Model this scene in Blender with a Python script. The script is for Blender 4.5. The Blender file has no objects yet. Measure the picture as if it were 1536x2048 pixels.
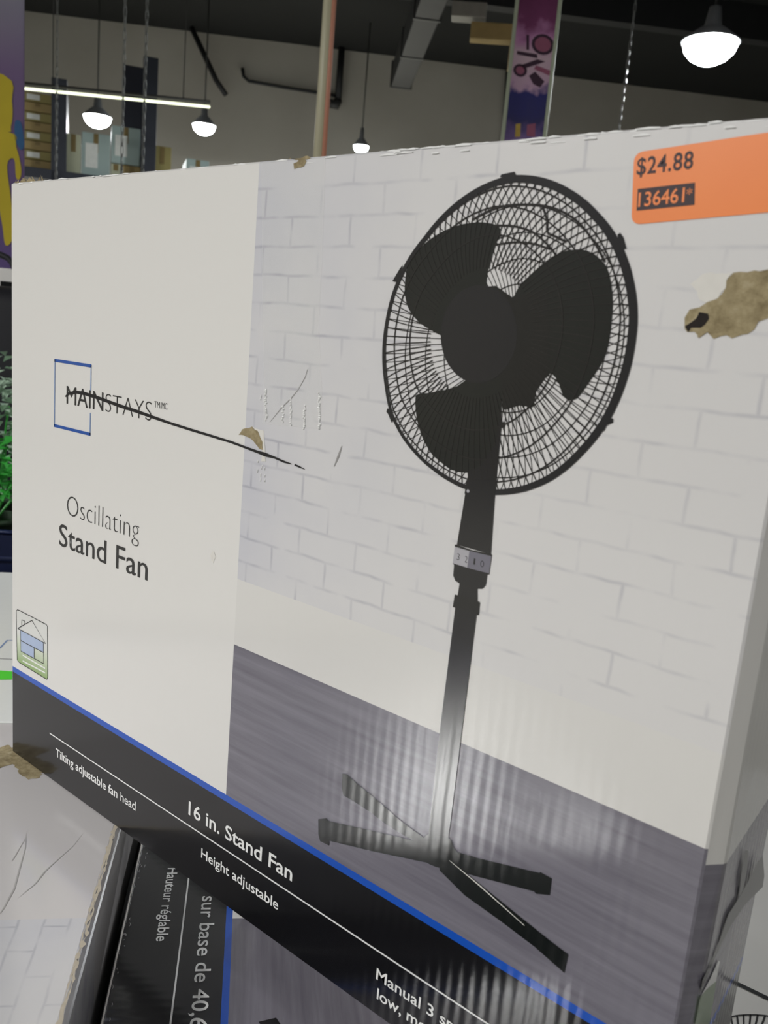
import bpy, bmesh, math, random
from mathutils import Vector, Matrix

# ------------------------------------------------------------------ camera
R = [Vector((0.7679257, 0.6348541, 0.0851488)), Vector((0.1922992, -0.1016954, -0.9760528)),
     Vector((-0.6109919, 0.7659101, -0.2001765))]          # right, down, forward
CAM = Vector((0.71417094, -0.36895708, 0.40967426))
F = 1706.42369                                              # focal length in pixels of the 1536x2048 frame
scene = bpy.context.scene
col = scene.collection
cd = bpy.data.cameras.new('camera'); cam = bpy.data.objects.new('camera', cd); col.objects.link(cam)
cam.matrix_world = Matrix((
    (R[0].x, -R[1].x, -R[2].x, CAM.x), (R[0].y, -R[1].y, -R[2].y, CAM.y),
    (R[0].z, -R[1].z, -R[2].z, CAM.z), (0, 0, 0, 1)))
cd.sensor_fit = 'VERTICAL'; cd.sensor_height = 36.0; cd.sensor_width = 27.0
cd.lens = F / 2048 * 36; cd.clip_start = 0.01; cd.clip_end = 100
cd.dof.use_dof = True; cd.dof.focus_distance = 0.66; cd.dof.aperture_fstop = 15
scene.camera = cam

# ------------------------------------------------------------------ world, exposure
world = bpy.data.worlds.new('world'); scene.world = world; world.use_nodes = True
bg = world.node_tree.nodes['Background']; bg.inputs[0].default_value = (0.9, 0.95, 1, 1); bg.inputs[1].default_value = 0.02
vs = scene.view_settings
vs.view_transform = 'Standard'; vs.look = 'None'; vs.gamma = 1.0; vs.use_curve_mapping = False
vs.exposure = 0.0

# lamps hanging in the store: (x, y, z, power, warm); each is built with its fitting below
LAMP_POWER = 330.0; AISLE_POWER = 40.0; KEY_POWER = 208.0
A = Vector((0.7096, 0.7046, 0)); B = Vector((-0.7046, 0.7096, 0))       # along / towards the back wall

# ------------------------------------------------------------------ helpers
def ray(x, y):
    return (R[0] * ((x - 768) / F) + R[1] * ((y - 1024) / F) + R[2]).normalized()
def far(x, y, dist):                     # a point of the room seen at (x, y), at that horizontal distance
    r = ray(x, y); return CAM + r * (dist / math.hypot(r.x, r.y))

class Frame:
    """a flat panel: origin, printed right, printed up; out = right x up reversed"""
    def __init__(s, o, x, z):
        s.o = Vector(o); s.x = Vector(x).normalized(); s.z = Vector(z).normalized(); s.y = s.z.cross(s.x)
    def uv(s, px, py):
        r = ray(px, py); t = (s.o - CAM).dot(s.y) / r.dot(s.y); p = CAM + r * t - s.o
        return (p.dot(s.x), p.dot(s.z))
    def matrix(s):
        return Matrix(((s.x.x, s.y.x, s.z.x, s.o.x), (s.x.y, s.y.y, s.z.y, s.o.y), (s.x.z, s.y.z, s.z.z, s.o.z), (0, 0, 0, 1)))

def S(c):                                # sRGB 0..255 -> linear
    return tuple(((v / 255) / 12.92 if v / 255 <= .04045 else ((v / 255 + .055) / 1.055) ** 2.4) for v in c) + (1.0,)

class N:
    def __init__(s, name):
        s.m = bpy.data.materials.new(name); s.m.use_nodes = True; s.t = s.m.node_tree; s.t.nodes.clear()
        s.out = s.t.nodes.new('ShaderNodeOutputMaterial')
    def new(s, k, **kw):
        n = s.t.nodes.new('ShaderNode' + k)
        for a, v in kw.items(): setattr(n, a, v)
        return n
    def put(s, sock, v):
        if v is None: return
        if isinstance(v, bpy.types.NodeSocket): s.t.links.new(v, sock)
        else: sock.default_value = v
    def math(s, op, a, b=None, c=None, clamp=False):
        n = s.new('Math', operation=op, use_clamp=clamp); s.put(n.inputs[0], a); s.put(n.inputs[1], b); s.put(n.inputs[2], c); return n.outputs[0]
    def mix(s, f, a, b):
        n = s.new('Mix', data_type='RGBA'); s.put(n.inputs[0], f); s.put(n.inputs[6], a); s.put(n.inputs[7], b); return n.outputs[2]
    def coord(s, k='Object'): return s.new('TexCoord').outputs[k]
    def xyz(s, v):
        n = s.new('SeparateXYZ'); s.put(n.inputs[0], v); return n.outputs
    def vec(s, x, y, z=0.0):
        n = s.new('CombineXYZ'); s.put(n.inputs[0], x); s.put(n.inputs[1], y); s.put(n.inputs[2], z); return n.outputs[0]
    def scale(s, v, k):
        n = s.new('VectorMath', operation='MULTIPLY'); s.put(n.inputs[0], v); n.inputs[1].default_value = k; return n.outputs[0]
    def noise(s, v, sc, det=3.0, rough=.5):
        n = s.new('TexNoise'); s.put(n.inputs['Vector'], v); n.inputs['Scale'].default_value = sc
        n.inputs['Detail'].default_value = det; n.inputs['Roughness'].default_value = rough; return n.outputs[0]
    def ramp(s, f, stops):
        n = s.new('ValToRGB'); s.put(n.inputs[0], f); e = n.color_ramp.elements
        while len(e) < len(stops): e.new(0.5)
        for q, (p, c) in zip(e, stops): q.position = p; q.color = c if len(c) == 4 else (*c, 1)
        return n.outputs[0]
    def bump(s, h, dist, strength=1.0):
        n = s.new('Bump'); n.inputs['Strength'].default_value = strength; n.inputs['Distance'].default_value = dist
        s.put(n.inputs['Height'], h); return n.outputs[0]
    def surf(s, colour, rough=.5, metal=0.0, normal=None, **kw):
        p = s.new('BsdfPrincipled'); s.put(p.inputs['Base Color'], colour); s.put(p.inputs['Roughness'], rough)
        s.put(p.inputs['Metallic'], metal); s.put(p.inputs['Normal'], normal)
        for k, v in kw.items():
            s.put(p.inputs[k.replace('_', ' ')], v)
        if 'Coat_Weight' in kw: s.put(p.inputs['Coat Normal'], normal)
        s.t.links.new(p.outputs[0], s.out.inputs[0]); return s.m

def plain(name, c, rough=.55, var=.12, sc=30.0, metal=0.0, **kw):
    n = N(name); k = n.noise(n.coord(), sc)
    d = tuple(v * (1 - var) for v in c[:3]) + (1,); l = tuple(min(1, v * (1 + var)) for v in c[:3]) + (1,)
    return n.surf(n.mix(k, d, l), rough, metal, **kw)
def emit(name, c, strength):
    n = N(name); e = n.new('Emission'); e.inputs[0].default_value = c; e.inputs[1].default_value = strength
    k = n.noise(n.coord(), 4.0); n.put(e.inputs[0], n.mix(n.math('MULTIPLY', k, .1), c, (1, 1, 1, 1)))
    n.t.links.new(e.outputs[0], n.out.inputs[0]); return n.m

def flute(n, axis='x', k=1.0):
    """faint washboard of the corrugated board under the gloss varnish"""
    o = n.coord(); q = n.xyz(o); a = q[0] if axis == 'x' else q[1]
    warp = n.math('MULTIPLY', n.noise(o, 9.0, 2), 5.0)
    wave = n.math('SINE', n.math('ADD', n.math('MULTIPLY', a, 2 * math.pi / .0074), warp))
    low = n.math('MULTIPLY', n.math('SUBTRACT', 1.15, n.math('MULTIPLY', q[2], 3.0), clamp=True), n.math('MULTIPLY_ADD', q[0], 5.0, -1.45, clamp=True))        # crushed more towards the base and the right
    amp = n.math('MULTIPLY', n.math('ADD', n.math('MULTIPLY', low, low), .05), n.math('ADD', n.noise(o, 14.0, 1), .25))
    fine = n.math('MULTIPLY', n.noise(o, 900.0, 2), .05)
    dent = n.math('MULTIPLY', n.noise(n.scale(o, (1, 1, .35)), 16.0, 2), 1.6)
    h = n.math('ADD', n.math('ADD', n.math('MULTIPLY', wave, amp), fine), dent)
    return n.bump(h, .000075 * k)
def board(n, colour, axis='x', k=1.0, rough=.42, film=1.78, gl=.15):
    return n.surf(colour, rough, 0.0, flute(n, axis, k), Specular_IOR_Level=.08, Coat_Weight=1.0, Coat_Roughness=gl, Coat_IOR=film)
def ink(name, c, var=.06, k=1.0):
    n = N(name); q = n.noise(n.coord(), 120.0, 2)
    return board(n, n.mix(q, tuple(v * (1 - var) for v in c[:3]) + (1,), tuple(v * (1 + var) for v in c[:3]) + (1,)), k=k)

def link(o, parent=None):
    col.objects.link(o); o.parent = parent; return o
def mesh(name, verts, faces, mat, parent=None, smooth=False):
    m = bpy.data.meshes.new(name); m.from_pydata([tuple(v) for v in verts], [], faces); m.update()
    if mat: m.materials.append(mat)
    if smooth: m.polygons.foreach_set('use_smooth', [True] * len(m.polygons))
    return link(bpy.data.objects.new(name, m), parent)
def from_bm(name, bm, mat, parent=None, smooth=False):
    m = bpy.data.meshes.new(name); bm.normal_update(); bm.to_mesh(m); bm.free()
    for q in (mat if isinstance(mat, (list, tuple)) else [mat]): m.materials.append(q)
    if smooth: m.polygons.foreach_set('use_smooth', [True] * len(m.polygons))
    return link(bpy.data.objects.new(name, m), parent)
def tag(o, label=None, cat=None, group=None, kind=None):
    if label: o['label'] = label
    if cat: o['category'] = cat
    if group: o['group'] = group
    if kind: o['kind'] = kind
    return o
def empty(name, loc=(0, 0, 0), rz=0.0):
    o = bpy.data.objects.new(name, None); col.objects.link(o); o.location = loc; o.rotation_euler = (0, 0, rz); o.empty_display_size = .05; return o
def bm_box(bm, lo, hi, bev=0.0, seg=2, mi=0):
    q = bmesh.new(); bmesh.ops.create_cube(q, size=1.0)
    for v in q.verts: v.co = Vector([lo[i] + (v.co[i] + .5) * (hi[i] - lo[i]) for i in range(3)])
    if bev: bmesh.ops.bevel(q, geom=list(q.edges), offset=bev, segments=seg, affect='EDGES', profile=.5)
    off = {}
    for v in q.verts: off[v] = bm.verts.new(v.co)
    for f in q.faces:
        g = bm.faces.new([off[v] for v in f.verts]); g.material_index = mi
    q.free()
def box(name, lo, hi, mat, parent=None, bev=0.0, seg=2):
    bm = bmesh.new(); bm_box(bm, lo, hi, bev, seg); return from_bm(name, bm, mat, parent)
def bm_tube(bm, pts, r, seg=10, cap=True):
    pts = [Vector(p) for p in pts]; rings = []
    for i, p in enumerate(pts):
        d = (pts[min(i + 1, len(pts) - 1)] - pts[max(i - 1, 0)]).normalized()
        a = d.orthogonal().normalized() if i == 0 else (rings_a - d * rings_a.dot(d)).normalized()
        rings_a = a; b = d.cross(a); rr = r[i] if isinstance(r, (list, tuple)) else r
        rings.append([bm.verts.new(p + (a * math.cos(2 * math.pi * k / seg) + b * math.sin(2 * math.pi * k / seg)) * rr) for k in range(seg)])
    for i in range(len(rings) - 1):
        for k in range(seg): bm.faces.new([rings[i][k], rings[i][(k + 1) % seg], rings[i + 1][(k + 1) % seg], rings[i + 1][k]])
    if cap: bm.faces.new(rings[0][::-1]); bm.faces.new(rings[-1])
def tube(name, pts, r, mat, parent=None, seg=12):
    bm = bmesh.new(); bm_tube(bm, pts, r, seg); return from_bm(name, bm, mat, parent, True)
def lathe(name, prof, mat, parent=None, seg=28, loc=(0, 0, 0)):
    bm = bmesh.new(); rings = []
    for r, z in prof:
        rings.append([bm.verts.new((loc[0] + max(r, 1e-4) * math.cos(2 * math.pi * k / seg), loc[1] + max(r, 1e-4) * math.sin(2 * math.pi * k / seg), loc[2] + z)) for k in range(seg)])
    for i in range(len(rings) - 1):
        for k in range(seg): bm.faces.new([rings[i][k], rings[i][(k + 1) % seg], rings[i + 1][(k + 1) % seg], rings[i + 1][k]])
    return from_bm(name, bm, mat, parent, True)
def smooth_loop(pts, n=5, closed=True):
    out = []; L = len(pts)
    rng = range(L) if closed else range(L - 1)
    for i in rng:
        g = (lambda k: pts[k % L]) if closed else (lambda k: pts[min(max(k, 0), L - 1)])
        p0, p1, p2, p3 = g(i - 1), g(i), g(i + 1), g(i + 2)
        for s in range(n):
            t = s / n
            out.append(tuple(.5 * (2 * p1[k] + (p2[k] - p0[k]) * t + (2 * p0[k] - 5 * p1[k] + 4 * p2[k] - p3[k]) * t * t + (3 * p1[k] - p0[k] - 3 * p2[k] + p3[k]) * t ** 3) for k in (0, 1)))
    if not closed: out.append(pts[-1])
    return out
LAY = .00012
def poly(name, uvs, mat, parent, layer=1, sm=0):
    """flat printed shape on a panel (local x right, z up, print towards -y)"""
    if sm: uvs = smooth_loop(uvs, sm)
    bm = bmesh.new(); f = bm.faces.new([bm.verts.new((u, -LAY * layer, v)) for u, v in uvs])
    bm.normal_update()
    if f.normal.y > 0: f.normal_flip()
    bmesh.ops.triangulate(bm, faces=[f]); return from_bm(name, bm, mat, parent)
def bm_ribbon(bm, pts, w, layer=1, closed=False):
    L = len(pts); prev = None; first = None
    for i, (u, v) in enumerate(pts):
        a = pts[(i - 1) % L] if closed or i > 0 else pts[i]; b = pts[(i + 1) % L] if closed or i < L - 1 else pts[i]
        d = Vector((b[0] - a[0], b[1] - a[1]));
        if d.length < 1e-9: d = Vector((1, 0))
        d.normalize(); n = Vector((-d.y, d.x)); ww = (w[i] if isinstance(w, (list, tuple)) else w) / 2
        c = (bm.verts.new((u + n.x * ww, -LAY * layer, v + n.y * ww)), bm.verts.new((u - n.x * ww, -LAY * layer, v - n.y * ww)))
        if prev: bm.faces.new((prev[0], prev[1], c[1], c[0]))
        else: first = c
        prev = c
    if closed: bm.faces.new((prev[0], prev[1], first[1], first[0]))
def ribbon(name, pts, w, mat, parent, layer=1, closed=False):
    bm = bmesh.new(); bm_ribbon(bm, pts, w, layer, closed); return from_bm(name, bm, mat, parent)
CAP = None
def text_mesh(body, weight=0.0, space=1.0):
    c = bpy.data.curves.new('lettering', 'FONT'); c.body = body; c.size = 1; c.offset = weight; c.resolution_u = 4; c.space_character = space
    o = bpy.data.objects.new('lettering', c); col.objects.link(o)
    bpy.context.view_layer.update(); dg = bpy.context.evaluated_depsgraph_get()
    m = bpy.data.meshes.new_from_object(o.evaluated_get(dg)); bpy.data.objects.remove(o); bpy.data.curves.remove(c); return m
def text(name, body, bl, br, tl, mat, parent, layer=2, weight=0.0, space=1.0):
    """lettering set on a panel: bl / br = ends of the baseline, tl = cap height above bl (panel metres)"""
    global CAP
    if CAP is None:
        q = text_mesh('H'); CAP = max(v.co.y for v in q.vertices); bpy.data.meshes.remove(q)
    m = text_mesh(body, weight, space)
    xs = [v.co.x for v in m.vertices]; x0, x1 = min(xs), max(xs)
    for v in m.vertices:
        s = (v.co.x - x0) / (x1 - x0); t = v.co.y / CAP
        v.co = (bl[0] + (br[0] - bl[0]) * s + (tl[0] - bl[0]) * t, -LAY * layer, bl[1] + (br[1] - bl[1]) * s + (tl[1] - bl[1]) * t)
    m.materials.clear(); m.materials.append(mat); m.name = name
    return link(bpy.data.objects.new(name, m), parent)

# ------------------------------------------------------------------ room shell
FLOOR_Z = -.95; CEIL_Z = 4.2
room = Matrix(((A.x, B.x, 0, CAM.x), (A.y, B.y, 0, CAM.y), (0, 0, 1, 0), (0, 0, 0, 1)))
def rw(a, b, z): return room @ Vector((a, b, z))
def struct(name, lo, hi, mat):
    o = box(name, lo, hi, mat); o.matrix_world = room; o['kind'] = 'structure'; return o
n = N('polished_concrete'); o_ = n.coord()
m_floor = n.surf(n.ramp(n.noise(o_, 1.4, 5), [(.3, S((112, 110, 105))), (.7, S((136, 134, 128)))]), .3)
m_ceil = plain('black_ceiling_paint', S((13, 15, 13)), .9, .25, 2.0)
n = N('painted_plaster'); m_wall = n.surf(n.ramp(n.noise(n.coord(), .8, 4), [(.3, S((168, 163, 150))), (.7, S((184, 180, 168)))]), .85)
AL, AR, BF, BK = -10.5, 9.5, -7.5, 12.75
struct('floor', (AL, BF, FLOOR_Z - .1), (AR, BK, FLOOR_Z), m_floor)
struct('ceiling', (AL, BF, CEIL_Z), (AR, BK, CEIL_Z + .1), m_ceil)
struct('wall_back', (AL, BK, FLOOR_Z), (AR, BK + .15, CEIL_Z), m_wall)
struct('wall_left', (AL - .15, BF, FLOOR_Z), (AL, BK, CEIL_Z), m_wall)
m_wall2 = plain('charcoal_plaster', S((44, 43, 41)), .85, .15, 1.0)
struct('wall_right', (AR, BF, FLOOR_Z), (AR + .15, BK, CEIL_Z), m_wall2)
struct('wall_front', (AL, BF - .15, FLOOR_Z), (AR, BF, CEIL_Z), m_wall2)
m_black = plain('black_steel_paint', S((26, 27, 28)), .6, .2, 6.0)
m_dark = plain('charcoal_steel_paint', S((48, 48, 46)), .55, .2, 6.0)
for i, b in enumerate((3.2, 6.4, 9.6)):
    struct('trim_%d' % (i + 1), (AL, b, CEIL_Z - .34), (AR, b + .16, CEIL_Z), m_black)

# ------------------------------------------------------------------ main fan carton
W, H, D = .62, .507, .105
VB, UB, VF = .0838, .3003, .198
FR = Frame((0, 0, 0), (1, 0, 0), (0, 0, 1)); uv = FR.uv
WHITE = S((232, 230, 226)); BLUE = S((20, 84, 190)); BANDC = S((13, 13, 16))

def floor_grain(n, o):
    q = n.noise(n.scale(o, (9, 9, 150)), 1.0, 5, .6); r = n.noise(n.scale(o, (3, 3, 26)), 1.0, 3)
    c = n.ramp(q, [(.25, S((96, 93, 104))), (.75, S((138, 135, 145)))])
    return n.mix(n.math('MULTIPLY', r, .5), c, S((120, 117, 128)))
def front_print(name, axis='x', k=1.0, white=WHITE, film=1.78, gl=.15):
    n = N(name); o = n.coord(); q = n.xyz(o)
    wob = n.math('MULTIPLY', n.math('SUBTRACT', n.noise(o, 38.0, 2), .5), .0032)
    bt = n.new('TexBrick', offset=.5); n.put(bt.inputs['Vector'], n.vec(n.math('ADD', q[0], n.math('ADD', wob, -.006)), n.math('ADD', q[2], n.math('ADD', wob, -.0065))))
    bt.inputs['Scale'].default_value = 1.0; bt.inputs['Brick Width'].default_value = .0465; bt.inputs['Row Height'].default_value = .0167
    bt.inputs['Mortar Size'].default_value = .0016; bt.inputs['Mortar Smooth'].default_value = 1.0; bt.inputs['Bias'].default_value = 0
    bt.inputs[1].default_value = (0, 0, 0, 1); bt.inputs[2].default_value = (0, 0, 0, 1); bt.inputs[3].default_value = (1, 1, 1, 1)
    mort = n.math('MULTIPLY', bt.outputs[1], n.math('MULTIPLY_ADD', n.noise(o, 40.0, 2), 3.4, -1.3, clamp=True))
    left = n.math('MULTIPLY_ADD', q[0], -5.0, 2.4, clamp=True)                       # the printed wall is bluer beside the white field
    bc = n.mix(n.math('MULTIPLY', n.noise(o, 18.0, 3), n.math('ADD', n.math('MULTIPLY', left, .75), .10)), S((226, 224, 222)), S((186, 188, 204)))
    bc = n.mix(n.math('MULTIPLY', mort, n.math('MULTIPLY_ADD', left, .30, .34)), bc, S((150, 150, 166)))
    isb = n.math('GREATER_THAN', q[2], .244); bc = n.mix(isb, S((226, 224, 220)), bc)
    isf = n.math('LESS_THAN', q[2], VF); pic = n.mix(isf, bc, floor_grain(n, o))
    c = n.mix(n.math('GREATER_THAN', q[0], UB), white, pic)
    c = n.mix(n.math('LESS_THAN', q[2], VB + .0022), c, BLUE)
    c = n.mix(n.math('LESS_THAN', q[2], VB - .0030), c, BANDC)
    return board(n, c, axis, k, film=film, gl=gl)
def side_print(name):
    n = N(name); o = n.coord(); q = n.xyz(o)
    c = n.mix(n.math('LESS_THAN', q[2], .190), S((226, 224, 220)), floor_grain(n, n.vec(q[1], q[0], q[2])))
    c = n.mix(n.math('LESS_THAN', q[2], VB + .0022), c, BLUE); c = n.mix(n.math('LESS_THAN', q[2], VB - .003), c, BANDC)
    return board(n, c, 'y')
m_kraft = plain('kraft_board', S((150, 128, 96)), .85, .18, 60.0)
def carton(name, parent, mats, w=W, h=H, d=D, bev=.0035):
    """six-sided carton: slot 0 print face (-y), slot 1 narrow ends (+-x), slot 2 the rest"""
    bm = bmesh.new(); bm_box(bm, (0, 0, 0), (w, d, h), bev, 3); bm.normal_update()
    for f in bm.faces:
        f.material_index = 1 if abs(f.normal.x) > .75 else (0 if f.normal.y < .3 else 2)
    o = from_bm(name, bm, mats, parent)
    for p in o.data.polygons: p.use_smooth = False
    return o
m_front = front_print('fan_carton_front_print'); m_side = side_print('fan_carton_end_print')
m_white = ink('white_varnished_board', WHITE, .02)
main = tag(empty('fan_box'), 'large upright white carton printed with a black pedestal fan and orange price sticker', 'box')
def bulged_carton(name, parent, mats):
    # the right front corner is crushed flat and the end panel bellies out
    foot = [(.0012, .0), (.6200, 0), (.6212, .0009), (.6268, .0080), (.6272, .0105), (.6262, .05), (.6235, D), (0, D), (0, .0012)]
    zs = (0, .0012, .06, .12, .19, .25, .33, .42, H - .0012, H); ins = (.0012, 0, 0, 0, 0, 0, 0, 0, 0, .0012); r_ = random.Random(5)
    bm = bmesh.new(); rings = []
    for z, k in zip(zs, ins):
        ring = []
        for i, (x, y) in enumerate(foot):
            dx = r_.uniform(-.0005, .0005) if i in (3, 4, 5) and not k else 0
            sx_ = 1 if x < .3 else -1; sy_ = 1 if y < .05 else -1
            ring.append(bm.verts.new((x + dx + k * sx_, y + k * sy_, z)))
        rings.append(ring)
    L = len(foot)
    for a, b in zip(rings, rings[1:]):
        for i in range(L):
            f = bm.faces.new((a[i], a[(i + 1) % L], b[(i + 1) % L], b[i])); f.material_index = 0 if i in (0, 1) else (1 if i in (2, 3, 4, 5) else 2)
    f = bm.faces.new(rings[0][::-1]); f.material_index = 2; f = bm.faces.new(rings[-1]); f.material_index = 2
    return from_bm(name, bm, mats, parent)
bulged_carton('carton_body', main, [m_front, m_side, m_white])

m_bk = ink('black_ink', S((12, 13, 14))); m_bk2 = ink('soft_black_ink', S((17, 17, 22)))
m_wire = ink('wire_ink', S((26, 24, 25))); m_gun = ink('charcoal_ink', S((22, 22, 27)))
m_green = ink('greenish_black_ink', S((10, 16, 15)))
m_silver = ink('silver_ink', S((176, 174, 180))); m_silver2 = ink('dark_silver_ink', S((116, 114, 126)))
m_blue = ink('blue_ink', S((34, 84, 168))); m_lblue = ink('pale_blue_ink', S((120, 148, 196)))
m_txt = ink('grey_black_ink', S((40, 40, 42))); m_lett = ink('white_ink', S((248, 248, 246)), .02)

# --- the printed fan
def c4(pts): return [uv(740 + x / 2.743, 320 + y / 2.743) for x, y in pts]
def c3(pts): return [uv(860 + x / 6.827, 960 + y / 6.827) for x, y in pts]
def cl(pts): return [uv(600 + x / 2.793, 1500 + y / 2.793) for x, y in pts]
ring_c = [(540, 1815), (450, 1775), (350, 1710), (240, 1610), (180, 1535), (110, 1400), (78, 1240), (65, 1060), (80, 900), (120, 730), (200, 552), (300, 415), (430, 268), (560, 170), (700, 105), (800, 84), (950, 100), (1100, 165), (1250, 290), (1350, 420), (1420, 580), (1452, 720), (1463, 850), (1450, 1010), (1400, 1220), (1300, 1445), (1180, 1600), (1000, 1755), (850, 1818), (700, 1838), (620, 1834)]
# conic fit of the traced ring
def fit_ellipse(pts):
    mx = sum(p[0] for p in pts) / len(pts); my = sum(p[1] for p in pts) / len(pts)
    rows = [[(x - mx) ** 2 * 100, (x - mx) * (y - my) * 100, (y - my) ** 2 * 100, (x - mx), (y - my)] for x, y in pts]
    n_ = 5; M = [[sum(r[i] * r[j] for r in rows) for j in range(n_)] + [sum(r[i] for r in rows)] for i in range(n_)]
    for i in range(n_):
        p = max(range(i, n_), key=lambda k: abs(M[k][i])); M[i], M[p] = M[p], M[i]
        for k in range(n_):
            if k != i:
                f = M[k][i] / M[i][i]; M[k] = [a - f * b for a, b in zip(M[k], M[i])]
    a, b, c, d, e = [M[i][5] / M[i][i] for i in range(n_)]; a *= 100; b *= 100; c *= 100
    det = 4 * a * c - b * b; cx = (b * e - 2 * c * d) / det; cy = (b * d - 2 * a * e) / det
    k = 1 + a * cx * cx + b * cx * cy + c * cy * cy
    th = .5 * math.atan2(b, a - c); ct, st = math.cos(th), math.sin(th)
    l1 = a * ct * ct + b * ct * st + c * st * st; l2 = a * st * st - b * ct * st + c * ct * ct
    return (cx + mx, cy + my), math.sqrt(k / l1), math.sqrt(k / l2), th
RP = c4(ring_c); EC, E1, E2, ETH = fit_ellipse(RP)
RT = []
for u_, v_ in RP:
    dx, dy = u_ - EC[0], v_ - EC[1]; a_ = (dx * math.cos(ETH) + dy * math.sin(ETH)) / E1; b_ = (-dx * math.sin(ETH) + dy * math.cos(ETH)) / E2
    RT.append((math.atan2(b_, a_) % (2 * math.pi), math.hypot(a_, b_)))
RT.sort(); RT = [(RT[-1][0] - 2 * math.pi, RT[-1][1])] + RT + [(RT[0][0] + 2 * math.pi, RT[0][1])]
def rim(t):
    t %= 2 * math.pi
    for (t0, r0), (t1, r1) in zip(RT, RT[1:]):
        if t0 <= t <= t1: return r0 + (r1 - r0) * (t - t0) / (t1 - t0)
    return 1.0
def ell(r, t, off=(0, 0)):
    r *= rim(t)
    x = E1 * r * math.cos(t); y = E2 * r * math.sin(t)
    return (EC[0] + off[0] + x * math.cos(ETH) - y * math.sin(ETH), EC[1] + off[1] + x * math.sin(ETH) + y * math.cos(ETH))
HUB = uv(958, 668)
fd = (HUB[0] - EC[0], HUB[1] - EC[1])                       # how the printed perspective shifts the front dome
fan = poly('printed_fan', c3([(500, 0), (915, 0), (890, 210), (835, 1010), (375, 880), (485, 190)]), m_bk2, main, 4)
bm = bmesh.new(); NW = 100
def cage(bm, cx, cy, r0, layer, swirl, w, p):
    for i in range(NW):
        t0 = 2 * math.pi * i / NW; pts = []
        for s in range(15):
            r = r0 + (1 - r0) * s / 14; k = 1 - r ** p
            pts.append(ell(r * .985, t0 + swirl * (1 - r), (cx * k, cy * k)))
        bm_ribbon(bm, pts, w, layer)
cage(bm, -fd[0] * 1.1, -fd[1] * 1.1, .22, 1.0, -.20, .00044, 5); from_bm('rear_cage_wire', bm, m_wire, fan)
bm = bmesh.new()
for r in (.40, .55, .70, .85):
    k = 1 - r ** 5; bm_ribbon(bm, [ell(r, 2 * math.pi * i / 80, (-fd[0] * k, -fd[1] * k)) for i in range(80)], .0006, 1.2, True)
from_bm('rear_cage_hoop', bm, m_wire, fan)
poly('printed_blade', c4([(715, 380), (690, 355), (600, 342), (480, 360), (360, 415), (270, 490), (215, 560), (195, 650), (193, 740), (215, 820), (270, 890), (330, 930), (390, 962), (470, 980), (600, 900), (645, 740), (640, 680), (650, 600), (680, 480), (715, 420)]), m_green, fan, 2, 3)
poly('printed_blade', c4([(785, 755), (815, 700), (870, 640), (960, 560), (1020, 520), (1080, 498), (1150, 490), (1210, 505), (1260, 540), (1300, 590), (1325, 680), (1333, 800), (1320, 950), (1300, 1050), (1270, 1120), (1210, 1210), (1150, 1295), (1120, 1315), (1085, 1315), (1055, 1280), (1030, 1210), (990, 1170), (960, 1195), (800, 1200), (690, 1100), (690, 850)]), m_green, fan, 2, 3)
poly('printed_blade', c4([(480, 1240), (340, 1275), (265, 1285), (250, 1310), (255, 1400), (280, 1500), (330, 1600), (380, 1650), (450, 1700), (530, 1715), (600, 1700), (650, 1640), (690, 1560), (715, 1450), (722, 1340), (715, 1150), (600, 1150)]), m_green, fan, 2, 3)
poly('printed_motor_housing', c4([(600, 700), (690, 690), (780, 752), (980, 700), (985, 1150), (960, 1200), (912, 1270), (897, 1355), (820, 1347), (728, 1372), (720, 1200), (650, 1100)]), m_bk, fan, 2.3)
cx_, cy_ = c4([(592, 957)])[0]; ex = c4([(390, 960)])[0]; ey = c4([(595, 686)])[0]
poly('printed_hub', [(cx_ + (ex[0] - cx_) * math.cos(t) + (ey[0] - cx_) * math.sin(t), cy_ + (ex[1] - cy_) * math.cos(t) + (ey[1] - cy_) * math.sin(t)) for t in [2 * math.pi * i / 64 for i in range(64)]], m_gun, fan, 2.6)
poly('printed_neck', c4([(545, 1700), (600, 1690), (690, 1560), (722, 1340), (722, 1440), (738, 1435), (742, 1465), (722, 1470), (700, 1700), (690, 1830), (520, 1830)]), m_bk2, fan, 2.9)
bm = bmesh.new(); cage(bm, fd[0], fd[1], .42, 3.2, .16, .00052, 4); from_bm('front_cage_wire', bm, m_wire, fan)
bm = bmesh.new()
for r in (.62, .8, .93):
    k = 1 - r ** 4; bm_ribbon(bm, [ell(r, 2 * math.pi * i / 90, (fd[0] * k, fd[1] * k)) for i in range(90)], .0007, 3.3, True)
from_bm('front_cage_hoop', bm, m_wire, fan)
ribbon('carry_loop_wire', smooth_loop(c4([(560, 330), (700, 262), (850, 245), (1000, 262), (1130, 330), (1230, 450), (1290, 560)]), 5, False), .0011, m_wire, fan, 3.4)
ribbon('carry_loop_wire', smooth_loop(c4([(950, 262), (972, 330), (975, 395), (1020, 420), (1080, 450)]), 5, False), .0011, m_wire, fan, 3.4)
ribbon('carry_loop_wire', smooth_loop(c4([(690, 360), (800, 365), (900, 400), (980, 470), (1020, 520)]), 5, False), .0010, m_wire, fan, 3.4)
ribbon('carry_loop_wire', smooth_loop(c4([(690, 465), (800, 452), (900, 460), (990, 490)]), 5, False), .0009, m_wire, fan, 3.4)
rw_ = []; rp = []
for i in range(140):
    t = 2 * math.pi * i / 140; rp.append(ell(.980, t)); rw_.append(.0030 + .0012 * math.cos(t + ETH - .3))
ribbon('cage_ring', rp, rw_, m_gun, fan, 3.6, True)
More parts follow.
